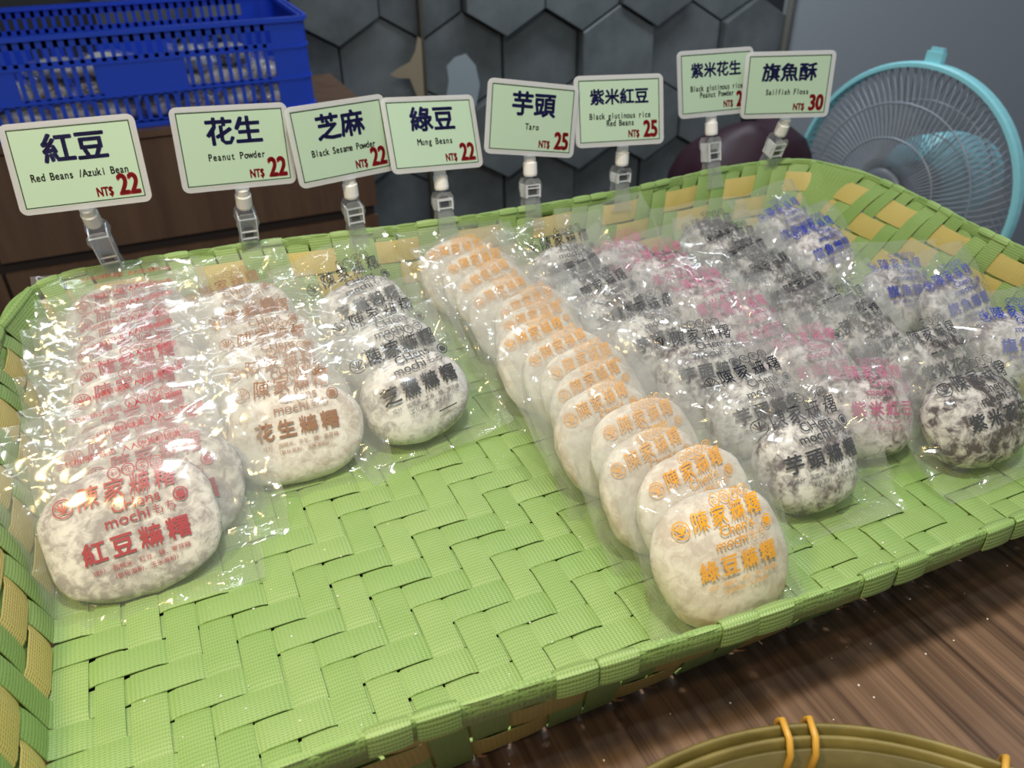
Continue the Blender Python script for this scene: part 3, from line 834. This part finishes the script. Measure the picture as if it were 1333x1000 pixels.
def price_sign(cx, cy, cz, yaw, tilt, roll, knob, clipx, zh, en, price, label):
    w, h = 4.95, 3.5
    M = sign_rot(yaw, tilt, roll)
    cyr = rim_y(clipx)
    base = Vector((clipx, cyr, 4.0))
    root = empty('price_sign', base, None, label, 'sign', 'green price signs clipped along the back rim')
    inv = Matrix.Translation(-base)
    T4 = inv @ Matrix.Translation(Vector((cx, cy, cz))) @ M.to_4x4()
    def sub(name, v, f, mat, parent=root, smooth=False):
        return mesh_np(name, [tuple(T4 @ Vector(p)) for p in v], f, mat, parent, smooth)
    o_, i_ = rrect(w, h, .3, 5), rrect(w-.42, h-.42, .05, 5)
    v, f = plate(o_, i_, -.045, .045); sub('laminate_border', v, f, M_LAM)
    m = MB().box((-w/2+.21, -.03, -h/2+.21), (w/2-.21, .03, h/2-.21)); paper = sub('paper_card', m.v, m.f, M_PAPER)
    m = MB(); a, b = w/2-.235, h/2-.235
    for q in (((-a, -.036, b-.04), (a, -.031, b)), ((-a, -.036, -b), (a, -.031, -b+.04)), ((-a, -.036, -b), (-a+.04, -.031, b)), ((a-.04, -.036, -b), (a, -.031, b))): m.box(*q)
    sub('border_line', m.v, m.f, M_BLK, paper)
    def ink(name, build, mat):
        k = Ink(); build(k); v, f = k.arrays(); return sub(name, [(x, -.040, z) for x, z in v], f, mat, paper)
    n = len(zh); sz = 1.18 if n == 2 else (.98 if n == 3 else .80)
    hx = (0.02 if n < 4 else -.02)
    def zhb(k):
        k.text(zh, hx, .30+(.1 if n > 3 else 0)-(.05 if n == 2 else 0), sz, bold=.034, sx=1.03)
    ink('title_lettering', zhb, M_NAVY)
    def enb(k):
        ls = en.split('|'); p = .19 if len(max(ls, key=len)) < 14 else .172
        for q, t in enumerate(ls):
            k.text(t, .02, -.50-.36*q+(.12 if len(ls) > 1 else 0), .42, bold=.026, sx=.76, pitch=p, res=3)
    ink('name_lettering', enb, M_BLK)
    def prb(k):
        k.text(str(price), 2.08, -1.34, 1.14, align='r', bold=.040, sx=.72, res=4)
        k.text('NT$', 1.06, -1.33, .50, align='r', bold=.036, sx=.66, res=3)
    ink('price_lettering', prb, M_REDI)
    # white swivel joint under the card
    kb = Vector(knob); dirv = (kb-base).normalized(); c0 = Vector((cx, cy, cz))+M @ Vector((0, 0, -h/2+.1))
    J = inv
    up = (Vector(knob)-(base+Vector((0, -.05, .25)))).normalized()
    xax = Vector((1, 0, 0)); xax = (xax-up*xax.dot(up)).normalized(); yax = up.cross(xax)
    Q = Matrix(((xax.x, yax.x, up.x, kb.x-base.x), (xax.y, yax.y, up.y, kb.y-base.y), (xax.z, yax.z, up.z, kb.z-base.z), (0, 0, 0, 1)))
    jm = MB().lathe([(.0, -.55), (.33, -.55), (.36, -.45), (.36, .10), (.31, .16), (.31, .45), (.2, .55), (0, .55)], 16, Q)
    o = jm.build('swivel_joint', M_WHITE, root, False)
    jm = MB().lathe([(.0, -.78), (.12, -.78), (.10, -.62), (.12, -.5), (0, -.5)], 10, Q); jm.build('ball_pin', M_CLEAR, root, True)
    # clear pinch clip: two waisted levers squeezing the rim, a cross pin and a spring window
    Lc = (kb-base).length-.72
    B0 = Matrix(((xax.x, yax.x, up.x, 0), (xax.y, yax.y, up.y, 0), (xax.z, yax.z, up.z, 0), (0, 0, 0, 1)))
    prof = [(-.30, Lc+.05), (.30, Lc+.05), (.46, Lc-.18), (.52, Lc-.50), (.42, Lc-.85), (.40, .45), (.44, .1), (.46, -.55), (.60, -.95), (-.60, -.95), (-.46, -.55), (-.44, .1), (-.40, .45), (-.42, Lc-.85), (-.52, Lc-.50), (-.46, Lc-.18)]
    for s in (-1, 1):
        m = MB(); n2 = len(prof)
        def yy(z, off): # levers splay above the pivot and below the rim
            return s*(.20+.16*max(0, (z-.9)/max(Lc-.9, .3))+.10*max(0, (.6-z)/1.5)+off)
        v = [B0 @ Vector((x, yy(z, 0), z)) for x, z in prof]+[B0 @ Vector((x, yy(z, .10), z)) for x, z in prof]
        # build as strips bottom-to-top so the plate bends
        order = list(range(n2)); pairs = [(9, 8), (10, 7), (11, 6), (12, 5), (13, 4), (14, 3), (15, 2), (0, 1)]
        f = []
        for (l0, r0), (l1, r1) in zip(pairs, pairs[1:]):
            f += [(l0, r0, r1, l1), (n2+l0, n2+l1, n2+r1, n2+r0)]
        f += [(i, (i+1) % n2, n2+(i+1) % n2, n2+i) for i in range(n2)]
        m.add(v, f).build('clip_jaw' , M_CLEAR, root)
    m = MB()
    for x in (-.40, .34): m.box((x, -.42, .55), (x+.06, .42, Lc-.25), B0)
    for z in (.62, 1.0, Lc-.3): m.box((-.34, -.40, z), (.34, -.34, z+.05), B0)
    m.build('clip_rib', newmat('clear_rib', (.62, .66, .70), .12) if 'clear_rib' not in bpy.data.materials else bpy.data.materials['clear_rib'], root)
    MB().box((-.2, -.33, .72), (.2, -.22, 1.22), B0).build('spring', M_STEEL, root)
    return root
SIGNS = [
 ((-5.927, 14.675, 9.071, -.074, -.317, 0), (-6.05, 14.68, 6.95), -5.84, '紅豆', 'Red Beans /Azuki Bean', 22, 'green price sign reading Red Beans, leftmost on the back rim'),
 ((.272, 15.208, 8.822, .138, -.23, .085), (.2, 15.21, 6.6), .15, '花生', 'Peanut Powder', 22, 'green price sign reading Peanut Powder'),
 ((4.971, 15.225, 8.517, .256, -.214, .028), (5.08, 15.22, 6.35), 5.15, '芝麻', 'Black Sesame Powder', 22, 'green price sign reading Black Sesame Powder'),
 ((9.456, 15.462, 8.223, .19, -.428, .112), (9.63, 15.3, 6.05), 9.6, '綠豆', 'Mung Beans', 22, 'green price sign reading Mung Beans'),
 ((14.5, 15.031, 8.43, .015, -.214, .181), (14.4, 15.03, 6.15), 14.3, '芋頭', 'Taro', 25, 'green price sign reading Taro, tilted to the right'),
 ((19.439, 14.892, 8.327, -.114, -.315, .041), (19.78, 14.89, 6.0), 19.7, '紫米紅豆', 'Black glutinous rice|Red Beans', 25, 'green price sign reading Black glutinous rice Red Beans'),
 ((26.43, 16.3, 8.76, -.032, -.284, .021), (26.3, 16.1, 6.5), 26.3, '紫米花生', 'Black glutinous rice|Peanut Powder', 25, 'green price sign reading Black glutinous rice Peanut Powder, half behind another'),
 ((29.941, 14.52, 8.648, -.411, -.121, -.014), (30.35, 14.75, 6.3), 30.3, '旗魚酥', 'Sailfish Floss', 30, 'green price sign reading Sailfish Floss, rightmost on the rim'),
]
for a, kb, cxp, zh, en, pr, lab in SIGNS: price_sign(*a, kb, cxp, zh, en, pr, lab)

# ---------------------------------------------------------------- blue crate with packets inside, on the cabinet
def crate():
    x0, x1, y0, y1, z0, z1 = -22.0, 15.2, CY+1.0, CY+23, -4.4, 5.3
    root = empty('plastic_crate', ((x0+x1)/2, (y0+y1)/2, z0), None, 'blue slotted plastic crate full of packets standing on the brown cabinet', 'crate')
    def P(mb, name): return part_at(mb.build(name, M_BLUE), root)
    t = .28
    # rim: rounded-corner ring with a lip
    def ring(xa, xb, ya, yb, r, z, zz, tt, name):
        o = [(x, y) for x, y in rrect(xb-xa, yb-ya, r, 6, (xa+xb)/2, (ya+yb)/2)]; i = rrect(xb-xa-2*tt, yb-ya-2*tt, max(r-tt, .1), 6, (xa+xb)/2, (ya+yb)/2)
        n = len(o); v = [(x, y, z) for x, y in o]+[(x, y, z) for x, y in i]+[(x, y, zz) for x, y in o]+[(x, y, zz) for x, y in i]; f = []
        for k in range(n):
            j = (k+1) % n; f += [(k, n+k, n+j, j), (2*n+k, 2*n+j, 3*n+j, 3*n+k), (k, j, 2*n+j, 2*n+k), (n+k, 3*n+k, 3*n+j, n+j)]
        return P(MB().add(v, f), name)
    ring(x0-.35, x1+.35, y0-.35, y1+.35, 2.0, z1-.45, z1, .9, 'rim')
    zr = [z0+.35, z0+3.45, z0+6.7]
    ring(x0-.2, x1+.2, y0-.2, y1+.2, 1.8, z0, z0+.5, .5, 'base_rib')
    ring(x0-.15, x1+.15, y0-.15, y1+.15, 1.8, zr[1]-.14, zr[1]+.14, .4, 'rib')
    ring(x0-.15, x1+.15, y0-.15, y1+.15, 1.8, zr[2]-.14, zr[2]+.14, .4, 'rib')
    P(MB().box((x0, y0, z0), (x1, y1, z0+.3)), 'base')
    # front and back walls: bars between slots, solid panels, solid corners
    for (ya, nm) in ((y0, 'front_wall'), (y1-t, 'back_wall')):
        m = MB(); pitch = 1.0; sl = .58
        xa, xb = x0+1.2, x1-4.0
        m.box((xb, ya, z0), (x1-1.4, ya+t, z1)); m.box((x0+1.4, ya, z0), (xa, ya+t, z1))
        n = int((xb-xa)/pitch); pw = (xb-xa)/n
        for k in range(n):
            x = xa+k*pw; m.box((x, ya, z0), (x+pw-sl, ya+t, z1))
        for (pa, pb) in ((xb-17.6, xb-9.2), (x0+2, x0+8)):
            m.box((pa, ya-.04, zr[1]), (pb, ya+t+.04, zr[2]))
        m.box((xa, ya, z1-1.2), (xb, ya+t, z1)); m.box((xa, ya, zr[2]), (xb, ya+t, zr[2]+.5))
        m.box((xa, ya, zr[1]-.3), (xb, ya+t, zr[1]+.3)); m.box((xa, ya, z0), (xb, ya+t, z0+.6))
        m.box((xb-17.6, ya, z0+.3), (xb-9.2, ya+t, z0+.7))
        P(m, nm)
    for (xa, nm) in ((x0, 'side_wall'), (x1-t, 'side_wall')):
        m = MB(); ya, yb = y0+2.2, y1-2.2; n = int((yb-ya)/1.0); pw = (yb-ya)/n
        m.box((xa, y0+1.4, z0), (xa+t, ya, z1)); m.box((xa, yb, z0), (xa+t, y1-1.4, z1))
        for k in range(n): m.box((xa, ya+k*pw, z0), (xa+t, ya+k*pw+.45, z1))
        m.box((xa, ya, z1-2.6), (xa+t, yb, z1)); m.box((xa, ya, z0), (xa+t, yb, z0+.6))
        P(m, nm)
    # rounded corner posts
    for (cx, cy, a0) in ((x1-1.6, y0+1.6, 270), (x0+1.6, y0+1.6, 180), (x1-1.6, y1-1.6, 0), (x0+1.6, y1-1.6, 90)):
        pts = [(cx+1.6*math.cos(R(a0+15*k)), cy+1.6*math.sin(R(a0+15*k))) for k in range(7)]
        pi = [(cx+1.3*math.cos(R(a0+15*k)), cy+1.3*math.sin(R(a0+15*k))) for k in range(6, -1, -1)]
        P(MB().prism(pts+pi, z0, z1), 'corner_post')
    return (x0, x1, y0, y1, z0)
cx0, cx1, cy0, cy1, cz0 = crate()
rc = random.Random(3); q = 0
for layer in range(3):
    ncol = 8 if layer < 2 else 6
    for c in range(ncol):
        kind = ('mung', 'taro', 'red', 'peanut', 'purple')[(c*2+layer) % 5]
        wm, pm, mm = stock(kind)[c % NVAR]
        ax = KIND[kind]['ax']
        x = cx1-3.6-c*4.35-(1.2 if layer == 1 else 0); 
        if layer == 2 and c in (0, 3): continue
        root = bpy.data.objects.new('mochi_packet', None); COL.objects.link(root); root.empty_display_size = .01
        root.location = Vector((x, cy0+3.4+rc.uniform(-.3, .3)+layer*.5, cz0+.45+1.0+layer*2.15))*W
        root.rotation_euler = (R(8+rc.uniform(-6, 10)), R(rc.uniform(-6, 6)), R(rc.uniform(-20, 20)))
        tag(root, '%s mochi packet in the blue crate, %s layer, %s' % (DESC[kind][0].split('-')[0], ('bottom', 'middle', 'top')[layer], ('nearest its right end' if c == 0 else ORD[c]+' from its right end')), 'mochi', 'mochi packets inside the blue crate')
        for nm, me in (('mochi', mm), ('film_wrapper', wm)):
            o = bpy.data.objects.new(nm, me); COL.objects.link(o); o.parent = root

# ---------------------------------------------------------------- fan
M_TURQ = newmat('turquoise_plastic', (.33, .80, .88), .35)
M_WIRE = newmat('grey_wire', (.36, .40, .46), .35, .2)
M_FANG = newmat('grey_fan_plastic', (.16, .18, .21), .4)
M_BLADE = film_mat('smoky_blade', .25, (.62, .66, .70))
def fan(center, az, el, r):
    root = empty('electric_fan', (center[0], center[1], -70), None, 'turquoise-rimmed electric fan with grey wire guard standing behind the basket', 'fan')
    n = Vector((math.cos(az)*math.cos(el), math.sin(az)*math.cos(el), math.sin(el)))      # facing direction
    xx = Vector((0, 0, 1)).cross(n).normalized(); yy = n.cross(xx)
    cc = Vector(center)
    Q = Matrix(((xx.x, yy.x, n.x, cc.x), (xx.y, yy.y, n.y, cc.y), (xx.z, yy.z, n.z, cc.z), (0, 0, 0, 1)))
    P = lambda m, nm, mat, sm=False: part_at(m.build(nm, mat, None, sm), root)
    P(MB().lathe([(r-.15, -.8), (r+.25, -.8), (r+.42, -.5), (r+.42, .5), (r+.25, .8), (r-.15, .8)], 72, Q, closed=True), 'guard_ring', M_TURQ)
    P(MB().box((-.9, r+.2, -.5), (.9, r+1.5, .3), Q).box((-.6, r+1.2, -.3), (.8, r+1.9, .2), Q), 'latch', M_TURQ)
    prof = lambda q, d: d*(1-q**2.6)
    for side, dep, nm in ((1, 3.4, 'front_guard'), (-1, 4.2, 'rear_guard')):
        m = MB(); k = 96 if side > 0 else 80
        for i in range(k):
            a0 = 2*math.pi*i/k; pts = []
            for j in range(9):
                q = .20+.80*j/8; a = a0+side*.35*q*q
                pts.append(Q @ Vector((math.cos(a)*q*r, math.sin(a)*q*r, side*prof(q, dep))))
            m.tube(pts, .07, 3)
        P(m, nm, M_WIRE, True)
        for q in (.45, .72):
            m = MB().tube([Q @ Vector((math.cos(t)*q*r, math.sin(t)*q*r, side*(prof(q, dep)+.05))) for t in np.linspace(0, 2*np.pi, 48, endpoint=False)], .10, 5, closed=True)
            P(m, 'guard_hoop', M_WIRE, True)
        P(MB().lathe([(0, side*(dep+.25)), (.16*r, side*(dep+.2)), (.21*r, side*(dep-.05)), (.21*r, side*(dep-.3)), (0, side*(dep-.3))], 32, Q), 'guard_cap', M_FANG, True)
    P(MB().lathe([(0, 1.9), (.14*r, 1.9), (.18*r, 1.3), (.18*r, -1.4), (0, -1.4)], 28, Q), 'hub', M_FANG)
    for b in range(3):
        V = []; F = []
        for i in range(9):
            q = .16+.72*i/8; w = .95*math.sin(math.pi*min(1, .25+q*.75))+.12
            for j in range(7):
                a = b*2*math.pi/3+(j/6-.5)*w*1.6+q*.5
                V.append(Q @ Vector((math.cos(a)*q*r, math.sin(a)*q*r, (j/6-.5)*2.2)))
        for i in range(8):
            for j in range(6): p = i*7+j; F.append((p, p+1, p+8, p+7))
        P(MB().add(V, F), 'blade', M_BLADE, True)
    P(MB().lathe([(0, -16.5), (2.6, -16.2), (4.6, -14.6), (5.4, -11), (5.5, -5.2), (0, -5.0)], 32, Q), 'motor_housing', M_TURQ, True)
    P(MB().tube([Q @ Vector((0, -2.5, -9.0)), (cc.x+n.x*-9, cc.y+n.y*-9, -67)], 1.3, 14), 'pole', M_FANG, True)
    P(MB().lathe([(0, -70), (9.5, -70), (9.5, -69), (7.5, -68), (2, -67), (0, -67)], 40, Matrix.Translation((cc.x-n.x*9, cc.y-n.y*9, 0))), 'base', M_TURQ, True)
# ---- placed at depth ~92 along the line of sight of the photo's fan
FANC = Vector(cam_loc)/W+(cf_+cr_*((1166-666.5)/1046.87)-cu_*((246-500)/1046.87))*92
view = (Vector(cam_loc)/W-FANC).normalized()
az = math.atan2(view.y, view.x)-R(30)
fan(tuple(FANC), az, R(4), 13.2)

# maroon bag behind the signs
def bag():
    c = Vector(cam_loc)/W+(cf_+cr_*((955-666.5)/1046.87)-cu_*((290-500)/1046.87))*104
    root = empty('maroon_bag', (c.x, c.y, -70), None, 'dark maroon glossy bag standing in shadow left of the fan', 'bag')
    import bmesh
    bm = bmesh.new(); bmesh.ops.create_icosphere(bm, subdivisions=4, radius=1)
    for v in bm.verts:
        p = v.co.normalized(); k = (abs(p.x)**3+abs(p.y)**3+abs(p.z)**3)**(-1/3)
        d = 1+.10*noise.noise(p*1.8)+.03*noise.noise(p*6)
        v.co = Vector((p.x*9.3, p.y*7, p.z*14.6))*k*d*W
    me = bpy.data.meshes.new('bag_body'); bm.to_mesh(me); bm.free(); me.materials.append(newmat('maroon', (.028, .005, .013), .5))
    me.polygons.foreach_set('use_smooth', [True]*len(me.polygons))
    o = bpy.data.objects.new('bag_body', me); COL.objects.link(o); o.location = (c-Vector((0, 0, 2.0)))*W; part_at(o, root)
    hx = MB()
    for s in (-1, 1): hx.tube([(c.x-5, c.y+s*2, c.z+9), (c.x-4, c.y+s*2.4, c.z+13), (c.x, c.y+s*2.6, c.z+14.5), (c.x+4, c.y+s*2.4, c.z+13), (c.x+5, c.y+s*2, c.z+9)], .3, 6)
    st = MB().box((c.x-6, c.y-5, -70), (c.x+6, c.y+5, c.z-17.2)).box((c.x-8, c.y-6.5, c.z-17.4), (c.x+8, c.y+6.5, c.z-16.4))
    s_ = empty('low_stand', (c.x, c.y, -70), None, 'dark stand under the maroon bag behind the basket', 'stand')
    part_at(st.build('stand_body', M_CABD), s_)
bag()

# ---------------------------------------------------------------- bamboo tray in front
M_BAM = wood_mat('bamboo', (.13, .105, .028), (.27, .215, .065), (30, 30, 60), 1.0, .38)
M_BAMD = wood_mat('bamboo_wall', (.085, .07, .02), (.16, .13, .04), (30, 30, 60), 1.0, .5)
M_TIE = newmat('yellow_tie', (.58, .32, .05), .4)
def bamboo():
    c = Vector((4.87, -21.60)); r = 8.12; z = 2.0
    root = empty('bamboo_tray', (c.x, c.y, -.2), None, 'round bamboo tray with bent hoop rim and yellow ties in front of the basket', 'tray')
    M = Matrix.Translation((c.x, c.y, 0))
    P = lambda m, nm, mat, sm=False: part_at(m.build(nm, mat, None, sm), root)
    def hoop(ra, rb_, za, zb, nm, wob):
        V = []; F = []; n = 120
        for i in range(n):
            a = 2*math.pi*i/n; w = wob*math.sin(a*3+ra)+wob*.5*math.sin(a*7)
            for (q, zz) in ((ra, za), (ra+.02, (za+zb)/2), (ra+.05, zb), ((ra+rb_)/2, zb+.07), (rb_-.03, zb), (rb_, (za+zb)/2), (rb_, za)):
                V.append((c.x+(q+w)*math.cos(a), c.y+(q+w)*math.sin(a), zz+w*.6))
        for i in range(n):
            j = (i+1) % n
            F += [(i*7+k, i*7+(k+1) % 7, j*7+(k+1) % 7, j*7+k) for k in range(7)]
        P(MB().add(V, F), nm, M_BAM, True)
    hoop(r+.02, r+.24, 1.2, z, 'outer_hoop', .03)
    hoop(r-.24, r-.02, 1.2, z-.05, 'inner_hoop', .05)
    P(MB().lathe([(r-.36, 1.75), (r-.28, 1.75), (r-.40, 0), (r-.5, -.15), (r-.58, 0)], 96, M, closed=True), 'side_wall', M_BAMD, True)
    P(MB().lathe([(0, -.18), (r-.6, -.18), (r-.6, -.05), (0, -.05)], 64, M), 'tray_floor', M_BAM)
    for deg in (71.5, 67.0, 37.5, 10, -40, -95, -150, 160, 115):
        a = R(deg); u = Vector((math.cos(a), math.sin(a), 0)); cc = Vector((c.x, c.y, 0))
        pts = [cc+u*(r+.36)+Vector((0, 0, .95)), cc+u*(r+.36)+Vector((0, 0, z-.1)), cc+u*(r+.2)+Vector((0, 0, z+.16)), cc+u*(r-.25)+Vector((0, 0, z+.10)), cc+u*(r-.46)+Vector((0, 0, z-.2)), cc+u*(r-.50)+Vector((0, 0, .95)), cc+u*(r-.2)+Vector((0, 0, .82))]
        P(MB().tube(pts, .085, 8, closed=True), 'tie', M_TIE, True)
bamboo()

# flour crumbs shaken on to the basket floor and the table
rcb = random.Random(9); m = MB()
for k in range(170):
    x, y = rcb.uniform(-8, 30), rcb.uniform(-10, 2); 
    if k > 140: x, y, z = rcb.uniform(0, 22), rcb.uniform(-13.5, -10.6), -.22
    else: z = .10
    s = rcb.uniform(.018, .045)
    m.add([(x+s, y, z), (x, y+s, z), (x-s, y, z), (x, y-s, z), (x, y, z+s)], [(0, 1, 4), (1, 2, 4), (2, 3, 4), (3, 0, 4), (3, 2, 1, 0)])
tag(m.build('flour_crumb', newmat('flour', (.85, .84, .80), .8)), 'tiny white flour crumbs scattered over the basket floor and table', 'crumbs', kind='stuff')
stain('blue_white_paint', [(-1.8, -5), (.4, -5.2), (2.2, -3.6), (2.9, -.5), (2.3, 2.6), (.8, 4.4), (-1.0, 4.0), (-2.4, 2.8), (-2.2, .5), (-2.8, -2.2)], -15.5, -10.5, (.30, .36, .40))
stain('ochre_paint', [(-.1, -5.0), (.5, -5.2), (.6, 5), (.1, 5.4), (-.5, 3.2), (-1.4, 1.8), (-3.4, .9), (-4.6, .2), (-3.6, -.4), (-1.6, -.6)], -22.3, -8.5, (.30, .25, .17))
